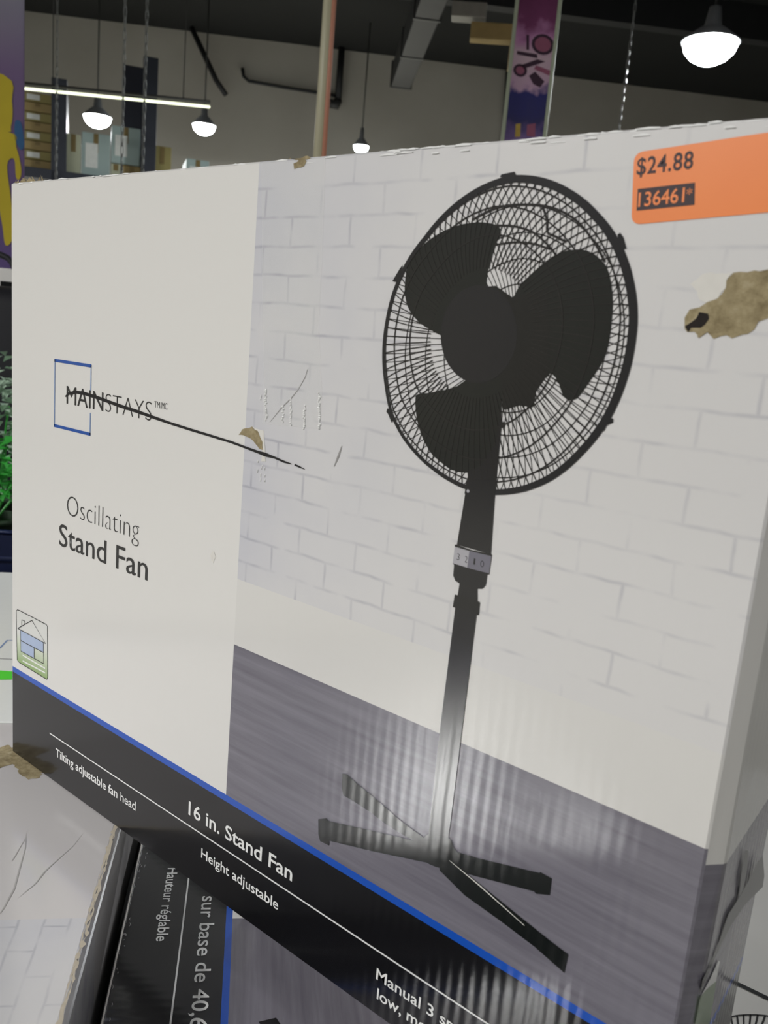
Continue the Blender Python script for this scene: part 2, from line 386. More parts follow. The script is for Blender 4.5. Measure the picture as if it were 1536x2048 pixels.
for k, pts in enumerate([[(715, 95), (722, 80), (795, 65), (805, 88), (800, 100)], [(1360, 410), (1375, 400), (1392, 425), (1408, 485), (1385, 492), (1370, 470)], [(1268, 1470), (1310, 1415), (1335, 1418), (1335, 1440), (1300, 1455), (1285, 1488)], [(120, 1440), (105, 1400), (92, 1380), (100, 1360), (118, 1390), (128, 1430)], [(125, 665), (165, 598), (182, 575), (175, 610), (150, 670)]]):
    poly('cage_clip', c4(pts), m_gun, fan, 3.8)
poly('cage_screw', [(uv(937, 982)[0] + .0009 * math.cos(t), uv(937, 982)[1] + .0009 * math.sin(t)) for t in [i * math.pi / 6 for i in range(12)]], m_silver, fan, 4.2)
poly('dial_rim', c3([(345, 880), (375, 880), (560, 950), (830, 1008), (850, 1018), (845, 1040), (345, 912)]), m_bk, fan, 4.2)
poly('speed_dial', c3([(345, 908), (560, 972), (845, 1037), (812, 1273), (560, 1208), (318, 1133)]), m_silver, fan, 4.4)
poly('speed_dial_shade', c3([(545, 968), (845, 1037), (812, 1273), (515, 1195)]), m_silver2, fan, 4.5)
for ch, x0, y0, x1, y1 in (('3', 372, 1085, 408, 1095), ('2', 480, 1118, 514, 1132), ('1', 600, 1152, 622, 1158), ('0', 692, 1180, 740, 1194)):
    b0, b1, t0 = c3([(x0, y0), (x1, y1), (x0 + 8, y0 - 88)]); text('dial_number', ch, b0, b1, t0, m_gun, fan, 4.7, -.015)
poly('dial_cup', c3([(310, 1130), (318, 1135), (560, 1208), (812, 1272), (815, 1285), (785, 1285), (765, 1430), (720, 1482), (650, 1482), (410, 1412), (350, 1372), (323, 1300), (335, 1155)]), m_bk2, fan, 4.1)
poly('upper_tube', c3([(412, 1400), (650, 1470), (652, 1660), (380, 1600)]), m_bk2, fan, 4)
poly('collar', c3([(345, 1560), (375, 1568), (652, 1650), (685, 1665), (670, 1842), (640, 1836), (350, 1742), (317, 1730)]), m_bk, fan, 4.2)
poly('printed_pole', c3([(350, 1740), (640, 1830)]) + [uv(919.7, 1500), uv(897, 1682), uv(857, 1676), uv(875.7, 1500)], m_bk2, fan, 4)
poly('printed_leg', cl([(240, 130), (265, 135), (320, 185), (400, 250), (470, 310), (560, 390), (640, 450), (720, 505), (760, 560), (660, 520), (560, 462), (480, 412), (400, 350), (310, 290), (245, 252), (235, 210)]), m_green, fan, 3.6)
poly('printed_leg', cl([(105, 385), (150, 380), (162, 395), (400, 448), (640, 505), (790, 545), (870, 580), (860, 650), (700, 625), (400, 562), (165, 505), (165, 532), (115, 508), (105, 470)]), m_green, fan, 3.8)
poly('printed_leg', cl([(790, 550), (862, 562), (990, 600), (1340, 685), (1345, 680), (1408, 715), (1396, 808), (1320, 800), (1310, 788), (980, 702), (800, 650)]), m_green, fan, 3.7)
poly('printed_leg', [uv(*p) for p in ((880, 1712), (920, 1735), (1000, 1800), (1100, 1880), (1137, 1908), (1129, 1945), (1070, 1893), (1000, 1840), (930, 1790), (880, 1740))], m_green, fan, 3.5)
poly('printed_leg_hub', cl([(715, 470), (835, 490), (862, 545), (900, 600), (860, 660), (760, 650), (680, 600), (690, 520)]), m_green, fan, 4.3, 3)

# --- lettering and marks
def row(pts): return [uv(*p) for p in pts]
lg = row([(110, 719), (184, 731), (179, 868), (108, 853)])
logo = ribbon('logo_square', [(.0695, .3690), (.1228, .3690)], .0024, m_blue, main, 2)
ribbon('logo_edge', [(.0695, .3165), (.1228, .3165)], .0024, m_blue, logo, 2)
ribbon('logo_edge', [(.0702, .3160), (.0702, .3695)], .0011, m_lblue, logo, 2)
ribbon('logo_edge', [(.1222, .3695), (.1222, .3502)], .0011, m_lblue, logo, 2)
ribbon('logo_edge', [(.1222, .3330), (.1222, .3160)], .0011, m_lblue, logo, 2)
nm = text('brand_lettering', 'MAIN', (.0880, .3365), (.1395, .3365), (.0880, .3505), m_txt, main, 2, 0.0)
text('brand_lettering', 'STAYS', (.1425, .3365), (.2005, .3365), (.1425, .3505), m_txt, nm, 2, -.022)
text('trademark_lettering', 'TM/MC', (.2035, .3470), (.2185, .3470), (.2035, .3515), m_txt, nm, 2, -.01)
tt = text('title_lettering', 'Oscillating', (.0905, .2460), (.1895, .2460), (.0905, .2630), m_txt, main, 2, -.022)
text('title_lettering', 'Stand Fan', (.0790, .2180), (.2015, .2180), (.0790, .2365), m_txt, tt, 2, .002)
ribbon('white_rule', [(.0665, .0441), (W - .004, .0441)], .0011, m_lett, main, 2)
text('headline_lettering', '16 in. Stand Fan', (.2605, .0530), (.3695, .0530), (.2605, .0635), m_lett, main, 2, .014)
ft = text('feature_lettering', 'Tilting adjustable fan head', (.0765, .0265), (.1955, .0265), (.0765, .0340), m_lett, main, 2, .010)
text('feature_lettering', 'Height adjustable', (.2770, .0255), (.3585, .0255), (.2770, .0330), m_lett, ft, 2, .010)
text('feature_lettering', 'Manual 3 speed', (.4455, .0250), (.5220, .0250), (.4455, .0325), m_lett, ft, 2, .010)
text('feature_lettering', 'low, medium', (.4475, .0120), (.5080, .0120), (.4475, .0195), m_lett, ft, 2, .010)

# house emblem
def he(pts): return [uv(x / 10.24, 1200 + y / 10.24) for x, y in pts]
n = N('emblem_green'); q = n.xyz(n.coord())
m_emb = board(n, n.ramp(n.math('MULTIPLY_ADD', q[2], 28.0, -2.62, clamp=True), [(0, S((150, 180, 112))), (.55, S((214, 222, 200))), (.8, S((226, 226, 222)))]))
emb = poly('house_emblem', he([(338, 225), (360, 200), (400, 212), (950, 500), (975, 540), (980, 1590), (965, 1620), (930, 1605), (400, 1280), (355, 1230)]), m_emb, main, 1)
ribbon('emblem_outline', he([(338, 225), (360, 200), (400, 212), (950, 500), (975, 540), (980, 1590), (965, 1620), (930, 1605), (400, 1280), (355, 1230)]), .0008, m_gun, emb, 2, True)
m_sky = ink('sky_blue_ink', S((176, 192, 222)))
poly('emblem_window', he([(425, 620), (895, 875), (895, 1075), (435, 830)]), m_sky, emb, 2)
poly('emblem_window', he([(435, 840), (705, 985), (705, 1185), (435, 1045)]), m_sky, emb, 2)
for p in ([(370, 580), (660, 415), (940, 890), (370, 580)], [(425, 620), (435, 1045), (895, 1300), (895, 880)], [(435, 830), (895, 1075)], [(705, 985), (705, 1180)], [(450, 530), (450, 405), (515, 435), (510, 490)]):
    ribbon('emblem_line', he(p), .0008, m_gun, emb, 3)
for y0 in (0, 90):
    ribbon('emblem_caption', he([(470, 1130 + y0 * 1.3), (930, 1400 + y0 * 1.0)]), .0012, m_lett, emb, 2)

# orange price sticker (its machine-readable code is left out)
n = N('orange_sticker_paper'); k = n.noise(n.coord(), 25.0, 2)
m_or = n.surf(n.mix(k, S((238, 122, 42)), S((246, 138, 58))), .45, 0, None, Coat_Weight=.3, Coat_Roughness=.3)
m_st = plain('sticker_black_print', S((58, 40, 44)), .6, .2, 200.0)
def st(pts): return [uv(1230 + x / 4.267, 240 + y / 4.267) for x, y in pts]
tl_, bl_ = st([(165, 280)])[0], st([(140, 895)])[0]; tr0, br0 = uv(1536, 265), uv(1536, 425)
ext = (.613 - tr0[0]) / (tr0[0] - tl_[0])
tr_ = (tr0[0] + (tr0[0] - tl_[0]) * ext, tr0[1] + (tr0[1] - tl_[1]) * ext); ext2 = (.614 - br0[0]) / (br0[0] - bl_[0])
br_ = (br0[0] + (br0[0] - bl_[0]) * ext2, br0[1] + (br0[1] - bl_[1]) * ext2)
def rounded(q, r):
    out = []
    for i in range(4):
        p = Vector(q[i]); a = (Vector(q[i - 1]) - p).normalized(); b = (Vector(q[(i + 1) % 4]) - p).normalized()
        for t in range(7):
            s = t / 6; out.append(tuple(p + a * r * (1 - s) ** 2 + b * r * s ** 2))
    return out
stk = poly('price_sticker', rounded([tl_, tr_, br_, bl_], .0045), m_or, main, 2); stk['label'] = 'orange price sticker with rounded corners'
b0, b1, t0 = st([(186, 470), (665, 412), (195, 330)]); text('price_lettering', '$24.88', b0, b1, t0, m_st, stk, 3, .014, 1.08)
poly('code_panel', st([(197, 590), (685, 535), (680, 725), (187, 775)]), m_st, stk, 3)
b0, b1, t0 = st([(200, 742), (592, 700), (208, 625)]); text('code_lettering', '136461', b0, b1, t0, m_or, stk, 4, .012)
b0, b1, t0 = st([(612, 678), (660, 672), (617, 592)]); text('code_lettering', '*', b0, b1, t0, m_or, stk, 4, .0)

# damage: torn liner, scuffs, pen stroke, creases, clear tape
n = N('torn_kraft'); o_ = n.coord(); k = n.noise(o_, 130.0, 6, .65); k2 = n.noise(o_, 45.0, 3)
c = n.ramp(k, [(.3, S((112, 98, 68))), (.55, S((160, 146, 112))), (.75, S((186, 174, 146)))])
m_torn = n.surf(n.mix(n.math('MULTIPLY_ADD', k2, 2.2, -1.0, clamp=True), c, S((150, 136, 104))), .9, 0, n.bump(k, .0008))
m_fib = plain('torn_fibre_and_highlight', S((222, 219, 212)), .9, .05, 200.0)
m_hole = plain('inside_of_board', S((36, 30, 26)), .95, .3, 300.0)
def jag(pts, amp, seed):
    rnd = random.Random(seed); out = []
    for i in range(len(pts)):
        a, b = Vector(pts[i]), Vector(pts[(i + 1) % len(pts)]); k = max(1, int((b - a).length / .0022))
        for s in range(k):
            p = a.lerp(b, s / k); out.append((p.x + rnd.uniform(-amp, amp), p.y + rnd.uniform(-amp, amp)))
    return out
torn = poly('torn_patch', jag(st([(600, 1690), (640, 1620), (720, 1590), (800, 1560), (880, 1520), (940, 1430), (950, 1360), (1010, 1310), (1130, 1290), (1300, 1275), (1400, 1262), (1440, 1400), (1425, 1560), (1380, 1690), (1306, 1700), (1220, 1730), (1180, 1800), (1080, 1840), (990, 1865), (950, 1830), (850, 1860), (780, 1820), (720, 1850), (680, 1800), (620, 1815), (590, 1770)]), .0005, 3), m_torn, main, 2)
torn['label'] = 'torn brown patch in the white board'
poly('torn_paper_edge', jag(st([(650, 1390), (760, 1310), (960, 1300), (1010, 1312), (950, 1362), (940, 1430), (880, 1520), (800, 1560), (720, 1540), (700, 1450)]), .0005, 4), m_fib, torn, 1.5)
poly('torn_hole', jag(st([(595, 1765), (650, 1730), (690, 1700), (730, 1640), (790, 1655), (800, 1690), (770, 1745), (730, 1775), (660, 1770), (630, 1818)]), .0004, 5), m_hole, torn, 3)
poly('torn_hole', jag(st([(700, 1850), (730, 1800), (780, 1790), (905, 1800), (900, 1815), (790, 1812), (720, 1862)]), .0002, 6), m_torn, torn, 3)
def c1(pts): return [uv(80 + x / 2.743, 690 + y / 2.743) for x, y in pts]
sc = poly('scuff_patch', jag(c1([(1092, 490), (1110, 462), (1165, 450), (1195, 475), (1220, 530), (1226, 580), (1205, 570), (1170, 520), (1130, 500)]), .0005, 7), m_torn, main, 2)
poly('torn_paper_edge', jag(c1([(1165, 450), (1230, 470), (1240, 640), (1215, 640), (1222, 560), (1200, 480)]), .0004, 8), m_fib, sc, 1.5)
poly('scuff_patch', jag(c1([(935, 1150), (955, 1130), (965, 1165), (950, 1195), (940, 1180)]), .0004, 9), m_fib, main, 1.5)
m_pen = plain('black_marker', S((22, 20, 22)), .5, .2, 300.0)
pen = c1([(141, 283), (160, 266), (200, 258), (245, 266), (330, 293), (430, 330), (530, 363), (620, 395), (720, 430), (830, 465), (940, 498), (1050, 532), (1130, 562), (1200, 588), (1235, 600), (1290, 618), (1340, 640), (1380, 652)])
pw = [.0012, .0020, .0024, .0026, .0025, .0025, .0024, .0022, .0019, .0018, .0017, .0016, .0016, .0018, .0026, .0014, .0014, .0006]
stroke = ribbon('pen_stroke', pen, pw, m_pen, main, 3)
ribbon('pen_stroke_tail', c1([(1398, 656), (1425, 668), (1455, 682)]), [.0012, .0012, .0003], m_pen, stroke, 3)
m_crease = plain('crease_grey', S((150, 148, 146)), .6, .2, 200.0)
def c8(pts): return [uv(460 + x / 2.925, 280 + y / 2.925) for x, y in pts]
ribbon('crease', c8([(455, 1340), (440, 1390), (400, 1460), (360, 1510), (300, 1570), (235, 1650)]), [.0003, .0006, .0005, .0007, .0006, .0002], m_crease, main, 1.6)
ribbon('crease', c8([(655, 1790), (635, 1850), (610, 1910)]), [.0005, .0016, .0004], m_crease, main, 1.6)
ribbon('crease', [uv(900, 1720), uv(960, 1770), uv(1050, 1850)], [.0003, .0008, .0004], m_fib, main, 5)
n = N('clear_tape'); p = n.new('BsdfPrincipled'); p.inputs['Base Color'].default_value = (.9, .9, .88, 1); p.inputs['Roughness'].default_value = .12
k = n.noise(n.scale(n.coord(), (1, 1, .05)), 260.0, 2); n.put(p.inputs['Normal'], n.bump(k, .0004)); tr = n.new('BsdfTransparent'); ms = n.new('MixShader')
ms.inputs[0].default_value = .22; n.t.links.new(tr.outputs[0], ms.inputs[1]); n.t.links.new(p.outputs[0], ms.inputs[2]); n.t.links.new(ms.outputs[0], n.out.inputs[0]); m_tape = n.m
tape = poly('clear_tape', c8([(185, 130), (560, 95), (545, 560), (520, 1100), (540, 1480), (530, 1690), (190, 1660), (200, 1400), (190, 900)]), m_tape, main, 1.4)
n = N('tape_ridge'); m_ridge = n.surf(n.mix(n.noise(n.coord(), 90.0), S((230, 230, 228)), S((244, 244, 242))), .12)
rnd = random.Random(11); bm = bmesh.new()
def blister(bm, u, v, a, b):
    rings = [[bm.verts.new((u + a * r * math.cos(i * math.pi / 4), -LAY * 2 - .0007 * (1 - r * r) * min(1, a / .0008), v + b * r * math.sin(i * math.pi / 4))) for i in range(8)] for r in (1, .6, .2)]
    for q in (0, 1):
        for i in range(8): bm.faces.new((rings[q][i], rings[q][(i + 1) % 8], rings[q + 1][(i + 1) % 8], rings[q + 1][i]))
    bm.faces.new(rings[2])
for x0, y0, y1, cnt in ((212, 1465, 1650, 15), (310, 1560, 1665, 7), (358, 1520, 1680, 12), (436, 1555, 1700, 13), (522, 1480, 1700, 18), (180, 1500, 1530, 2)):
    for i in range(cnt):
        u, v = c8([(x0 + rnd.uniform(-5, 5), y0 + (y1 - y0) * i / cnt)])[0]; blister(bm, u, v, rnd.uniform(.0004, .0011), rnd.uniform(.0005, .0012))
for i in range(9):
    u, v = c8([(rnd.uniform(150, 210), rnd.uniform(1880, 2010))])[0]; blister(bm, u, v, .0004, rnd.uniform(.0006, .0016))
from_bm('tape_blister', bm, m_ridge, tape, True)['kind'] = 'stuff'
# worn top edge: wrinkled film, frayed corner, nick
bm = bmesh.new()
for i in range(150):
    u = rnd.uniform(.01, .6) if i < 70 else rnd.uniform(.40, .61); L = rnd.uniform(.0015, .006); hgt = rnd.uniform(.0002, .0006)
    s_ = [(u - L, 0), (u, hgt), (u + L, 0)]; y0 = rnd.uniform(-.0002, .002)
    z0 = H - rnd.uniform(.0, .0035) * (1 if i % 2 else .2)
    vs_ = [bm.verts.new((a, y0 - .0006, z0 - .0006)) for a, h in s_] + [bm.verts.new((a + rnd.uniform(-.001, .001), y0 - .0003, z0 + h)) for a, h in s_]
    for k in (0, 1):
        bm.faces.new((vs_[k], vs_[k + 1], vs_[k + 4], vs_[k + 3]))
from_bm('edge_wrinkle', bm, m_ridge, main)['kind'] = 'stuff'
bm = bmesh.new()
for i in range(26):
    u = rnd.uniform(-.001, .045); L = rnd.uniform(.003, .012); z0 = H - .001
    a = bm.verts.new((u, rnd.uniform(0, .004), z0)); b = bm.verts.new((u + L, rnd.uniform(0, .004), z0)); c_ = bm.verts.new((u + rnd.uniform(-.004, L), rnd.uniform(0, .006), z0 + rnd.uniform(.0015, .0055)))
    bm.faces.new((a, b, c_))
from_bm('frayed_corner', bm, m_torn, main)['kind'] = 'stuff'
poly('edge_nick', jag(c8([(375, 140), (430, 105), (450, 120), (440, 150), (395, 160), (380, 165)]), .0006, 21), m_torn, main, 2)
poly('edge_nick', jag(c8([(340, 112), (470, 96), (470, 108), (400, 120)]), .0006, 22), m_torn, main, 2.2)

# printed legs on the narrow end (right end panel)
ENDF = Frame((.6272, 0, 0), (0, 1, 0), (0, 0, 1))
def se(pts): return [ENDF.uv(1336 + x / 5.885, 1700 + y / 5.885) for x, y in pts]
endp = empty('end_panel_print'); endp.parent = main
endp.matrix_local = Matrix(((0, -1, 0, .6272), (1, 0, 0, 0), (0, 0, 1, 0), (0, 0, 0, 1)))
def endpoly(name, pts, mat, layer=2): return poly(name, se(pts), mat, endp, layer)
endpoly('printed_pole', [(905, 0), (940, 0), (930, 200), (900, 380), (860, 560), (830, 540), (860, 300)], m_bk)
endpoly('printed_leg', [(1110, 60), (1128, 300), (1110, 430), (900, 640), (760, 850), (610, 1130), (480, 1430), (385, 1680), (395, 1540), (500, 1310), (570, 1150), (700, 760), (830, 560), (960, 330), (1060, 120)], m_bk, 2.4)
endpoly('printed_leg', [(590, 1300), (605, 1310), (560, 1540), (440, 1700), (380, 1720), (480, 1530)], m_lett, 2.2)
endpoly('printed_leg', [(560, 1540), (530, 1750), (480, 2048), (310, 2048), (370, 1730), (440, 1640)], ink('end_green_ink', S((128, 150, 112))), 2.3)

# ------------------------------------------------------------------ cartons lying underneath
EX = Vector((.74, -.67, 0)).normalized(); EZ = Vector((-EX.y, EX.x, 0))
def flat_origin(e, nn, z): p = EX * e + EZ * nn; return (p.x, p.y, z)
def en(p): return (Vector(p).dot(EX), Vector(p).dot(EZ))
F2 = Frame(flat_origin(-.139, .1255, -.06), EX, EZ)
m_front2 = front_print('lying_carton_print', film=2.3, gl=.15); m_bandside = ink('black_band_board', S((16, 17, 24)))
b2 = tag(empty('fan_box'), 'fan carton lying flat with black band and French lettering under the upright carton', 'box')
b2.matrix_world = F2.matrix(); carton('carton_body', b2, [m_front2, m_side, m_bandside], bev=.003)
u2 = lambda pts: [F2.uv(x / 2.667, 1280 + y / 2.667) for x, y in pts]
wl = u2([(1005, 1275), (910, 2048)]); wv = (wl[0][1] + wl[1][1]) / 2
ribbon('white_rule', [(.066, wv), (W - .01, wv)], .0013, m_lett, b2, 2)
h0, h1, h2 = u2([(893, 1218), (835, 1608), (935, 1218)]); bv = (h0[1] + h1[1]) / 2
hb = text('feature_lettering', 'Hauteur r\u00e9glable', (h0[0], bv), (h1[0], bv), (h0[0], bv + .0085), m_lett, b2, 2, .010)
s0, s1 = u2([(1083, 1362), (1003, 2048)]); bv = (u2([(1088, 1400)])[0][1] + u2([(1003, 2030)])[0][1]) / 2
text('headline_lettering', 'sur base de 40,6', (u2([(1088, 1368)])[0][0], bv), (u2([(1010, 2075)])[0][0], bv), (u2([(1088, 1368)])[0][0], bv + .0112), m_lett, b2, 2, .007)
e_ = u2([(1083, 1345)])[0][0]; text('headline_lettering', 'Ventilateur', (e_ - .078, bv), (e_, bv), (e_ - .078, bv + .0112), m_lett, b2, 2, .007)
lp = [F2.uv(x, y) for x, y in ((517, 2044), (552, 2036), (560, 2048), (640, 2110), (600, 2120), (530, 2064))]
poly('printed_leg', lp, m_bk, b2, 2)
# left edge of the lying carton: grey flecks and a painted edge highlight
bm = bmesh.new()
for i in range(60):
    u = rnd.uniform(.0, .5); L = rnd.uniform(.001, .005); z0 = rnd.uniform(0.0015, .006)
    if i % 7 == 0: z0 = rnd.uniform(.006, .009)
    bm_ribbon(bm, [(u, z0), (u + L * .5, z0 + rnd.uniform(-.001, .001)), (u + L, z0)], [.0002, .0007, .0002], 2)
from_bm('edge_flecks', bm, m_crease, b2)['kind'] = 'stuff'
ribbon('edge_highlight', [(.004 + i * .01, .0018 + rnd.uniform(-.0002, .0002)) for i in range(60)], .0012, m_fib, b2, 2)  # highlight along the carton edge, painted as a pale line

F3 = Frame(flat_origin(-.064, .117 - H, 0), EX, EZ)
b3 = tag(empty('fan_box'), 'creased white fan carton lying flat under the left corner of the upright carton', 'box')
b3.matrix_world = F3.matrix()
n = N('lying_white_print'); m_front3 = front_print('creased_carton_print', white=S((214, 210, 210)), film=2.3, gl=.15)
carton('carton_body', b3, [m_front3, m_side, m_bandside], bev=.006)
m_crease3 = plain('soft_crease_grey', S((176, 174, 172)), .5, .1, 200.0)
u3 = lambda pts: [F3.uv(x / 2.667, 1280 + y / 2.667) for x, y in pts]
for p, w in (([(440, 1035), (390, 1100), (300, 1180), (240, 1235), (190, 1300), (100, 1375)], [.0002, .0004, .0006, .0012, .0008, .0002]), ([(140, 1030), (135, 1110), (110, 1200), (75, 1330), (20, 1430), (0, 1460)], [.0002, .0006, .0010, .0012, .0010, .0006]), ([(135, 1060), (70, 1170), (60, 1180)], [.0003, .0008, .0002])):
    ribbon('crease', u3(p), w, m_crease3, b3, 2)
stn = poly('torn_patch', jag(u3([(-40, 590), (40, 560), (80, 580), (150, 640), (230, 700), (210, 735), (150, 745), (110, 720), (70, 660), (10, 680), (-40, 690)]), .0012, 31), m_torn, b3, 2)
bm = bmesh.new()
for j in range(2):
    bm_ribbon(bm, [(.05 + i * .0035, H - .0048 + .0016 * j + rnd.uniform(-.0007, .0007)) for i in range(150)], [max(.0003, rnd.gauss(.0012, .0009)) for i in range(150)], 2 + .3 * j)
from_bm('worn_edge', bm, plain('worn_white_board', S((196, 186, 168)), .9, .2, 300.0), b3)['kind'] = 'stuff'

# thin carton below the white one, and one carrying the far right end
sp = tag(empty('flat_carton', flat_origin(-.05, -.37, -.165)), 'flat brown carton under the creased white fan carton', 'box')
sp.rotation_euler = (0, 0, math.atan2(EX.y, EX.x))
box('carton_body', (0, 0, 0), (.58, .47, .0595), m_kraft, sp, .002); box('packing_tape', (-.0005, .21, .0592), (.5805, .26, .0600), m_tape, sp)
fc = tag(empty('flat_carton', (.26, .075, -.0599)), 'thin pale carton with printed fan cage, lying behind the upright carton', 'box')
n = N('pale_carton_print'); q = n.xyz(n.coord()); m_pale = board(n, n.mix(n.noise(n.coord(), 12.0), S((198, 196, 192)), S((214, 212, 208))))
box('carton_body', (0, 0, 0), (.48, .47, .0597), m_pale, fc, .002)
def fcd(name, pts, w, mat, par=fc, closed=False):
    bm = bmesh.new(); bm_ribbon(bm, pts, w, 0, closed)
    for v in bm.verts: v.co = (v.co.x, v.co.z, .0600)
    return from_bm(name, bm, mat, par)
ln = fcd('printed_rule', [(.30, .119), (.478, .129)], .004, m_bk)
bm = bmesh.new(); cc = (.405, .055)
for i in range(80):
    t = 2 * math.pi * i / 80; bm_ribbon(bm, [(cc[0] + .062 * r * math.cos(t + .9 * (1 - r)), cc[1] + .062 * r * math.sin(t + .9 * (1 - r))) for r in (.25, .5, .75, 1)], .0011, 0)
for r in (.4, .6, .8, 1): bm_ribbon(bm, [(cc[0] + .062 * r * math.cos(t * math.pi / 30), cc[1] + .062 * r * math.sin(t * math.pi / 30)) for t in range(60)], .0012, 0, True)
for v in bm.verts: v.co = (v.co.x, v.co.z, .0600)
from_bm('printed_cage', bm, m_wire, fc)
bm = bmesh.new(); f = bm.faces.new([bm.verts.new((cc[0] + .024 * math.cos(i * .2618), cc[1] + .024 * math.sin(i * .2618), .0601)) for i in range(24)]); from_bm('printed_hub', bm, m_bk, fc)

# white carton beyond, with green strip and blue line
F4 = Frame(flat_origin(-.62, -.36, -.012), EX, EZ)
wc = tag(empty('white_carton'), 'glossy white carton with bright green strip beyond the left end of the fan cartons', 'box')
wc.matrix_world = F4.matrix(); carton('carton_body', wc, [ink('white_gloss_board', S((236, 238, 236)), .02), m_white, m_white], .535, .47, .152, .003)
m_lime = ink('lime_green_ink', S((72, 226, 60)))
def w4(pts): return [F4.uv(x / 10.24, 1200 + y / 10.24) for x, y in pts]
poly('green_strip', w4([(-700, 1390), (250, 1465), (250, 1630), (-700, 1650)]), m_lime, wc, 2)
ribbon('blue_line', w4([(-500, 1350), (0, 985), (150, 825), (300, 828)]), .0022, m_lblue, wc, 2)
ribbon('grey_line', w4([(-500, 1195), (0, 1205), (300, 1215)]), .0014, m_silver2, wc, 2)

# display table carrying the pile
tb = tag(empty('display_table', flat_origin(0, 0, 0)), 'low charcoal display table under the pile of cartons', 'table')
tb.rotation_euler = (0, 0, math.atan2(EX.y, EX.x))
box('table_top', (-.68, -.45, -.195), (.64, .72, -.1655), m_dark, tb, .004)
for x in (-.64, .58):
    for y in (-.41, .66): box('leg', (x, y, FLOOR_Z), (x + .04, y + .04, -.195), m_dark, tb, .002)

# ------------------------------------------------------------------ merchandise beyond the left edge
sx = far(-10, 900, 2.3); rz = math.atan2(A.y, A.x)
t2 = tag(empty('display_table', (sx.x, sx.y, 0), rz), 'second display table carrying bin, plant and bag', 'table')
box('table_top', (-.7, -.55, -.23), (.35, .55, -.2), m_dark, t2, .004)
for x in (-.66, .27):
    for y in (-.51, .47): box('leg', (x, y, FLOOR_Z), (x + .04, y + .04, -.23), m_dark, t2, .002)
def loc2(px, py, d, z): p = far(px, py, d); return (p.x, p.y, z)
bn = tag(empty('storage_bin', loc2(-55, 1100, 1.98, -.2), rz), 'dark blue plastic bin with rolled rim on the second table', 'bin')
m_navy = plain('navy_plastic', S((30, 40, 78)), .4, .15, 20.0)
bm = bmesh.new(); lo = [bm.verts.new((x, y, 0)) for x, y in ((-.13, -.09), (.13, -.09), (.13, .09), (-.13, .09))]; hi = [bm.verts.new((x, y, .1)) for x, y in ((-.15, -.11), (.15, -.11), (.15, .11), (-.15, .11))]
bm.faces.new(lo[::-1])
for i in range(4): bm.faces.new((lo[i], lo[(i + 1) % 4], hi[(i + 1) % 4], hi[i]))
bmesh.ops.solidify(bm, geom=list(bm.faces), thickness=.004); from_bm('bin_body', bm, m_navy, bn)
tube('bin_rim', [(-.15, -.11, .1), (.15, -.11, .1), (.15, .11, .1), (-.15, .11, .1), (-.15, -.11, .1)], .006, m_navy, bn, 8)
m_leaf = plain('plastic_leaf', S((62, 168, 66)), .4, .35, 30.0); m_leaf2 = plain('pale_plastic_leaf', S((176, 200, 178)), .4, .2, 30.0); m_pot = plain('dark_green_plastic', S((40, 62, 40)), .6)
def plant(loc, hgt, mat, label, seed, wd=.65):
    o = tag(empty('artificial_plant', loc), label, 'plant', 'artificial plants on the second table'); r_ = random.Random(seed)
    lathe('pot', [(0, 0), (.05, 0), (.065, .09), (.07, .09), (.07, .1), (.06, .1), (.055, .085), (0, .085)], m_pot, o)
    bm = bmesh.new()
    for i in range(150):
        t = r_.uniform(0, 6.283); ph = r_.uniform(.05, 1.35); L = r_.uniform(.4, 1) * hgt
        c = Vector((math.cos(t) * math.sin(ph) * L * wd, math.sin(t) * math.sin(ph) * L * wd, .09 + math.cos(ph) * L)); d = Vector((math.cos(t), math.sin(t), r_.uniform(-.4, .5))).normalized()
        s = d.cross(Vector((0, 0, 1))).normalized() * r_.uniform(.012, .02); ll = r_.uniform(.04, .07)
        v = [bm.verts.new(p) for p in (c, c + d * ll * .5 + s + Vector((0, 0, .008)), c + d * ll, c + d * ll * .5 - s + Vector((0, 0, .008)))]
        bm.faces.new((v[0], v[1], v[2])); bm.faces.new((v[0], v[2], v[3]))
    f_ = from_bm('foliage', bm, mat, o); f_['kind'] = 'stuff'
    bm = bmesh.new()
    for i in range(9):
        t = i * .7; bm_tube(bm, [(0, 0, .08), (.2 * wd * hgt * math.cos(t), .2 * wd * hgt * math.sin(t), hgt * .55), (.6 * wd * hgt * math.cos(t), .6 * wd * hgt * math.sin(t), hgt * .85)], .002, 5)
    from_bm('stem', bm, m_leaf, o)
plant(loc2(-15, 1000, 2.24, -.2), .22, m_leaf, 'bright green artificial plant behind the navy bin', 1)
plant(loc2(0, 900, 2.5, -.2), .40, m_leaf2, 'taller pale green artificial plant beside the black bag', 2, .18)
m_bag = plain('black_nylon', S((26, 26, 32)), .6, .3, 20.0)
bgp = tag(empty('duffel_bag', loc2(-60, 720, 2.72, -.2), rz), 'black nylon bag with carry handle behind the artificial plants', 'bag')
bm = bmesh.new(); bm_box(bm, (-.2, .04, 0), (.20, .17, .66), .06, 4)
for v in bm.verts: v.co.x += .012 * math.sin(v.co.z * 30); v.co.y += .01 * math.sin(v.co.x * 40)
from_bm('bag_body', bm, m_bag, bgp, True); tube('handle', smooth_loop([(-.1, .64), (-.07, .74), (.07, .74), (.1, .64)], 6, False) and [(x, .105, z) for x, z in smooth_loop([(-.1, .64), (-.07, .74), (.07, .74), (.1, .64)], 6, False)], .009, m_bag, bgp, 8)
pk = tag(empty('boxed_goods', loc2(-45, 560, 3.08, FLOOR_Z), rz), 'tall white package with black print standing behind the black bag', 'box')
box('package_body', (-.24, 0, 0), (.2, .1, 1.47), m_white, pk, .004)
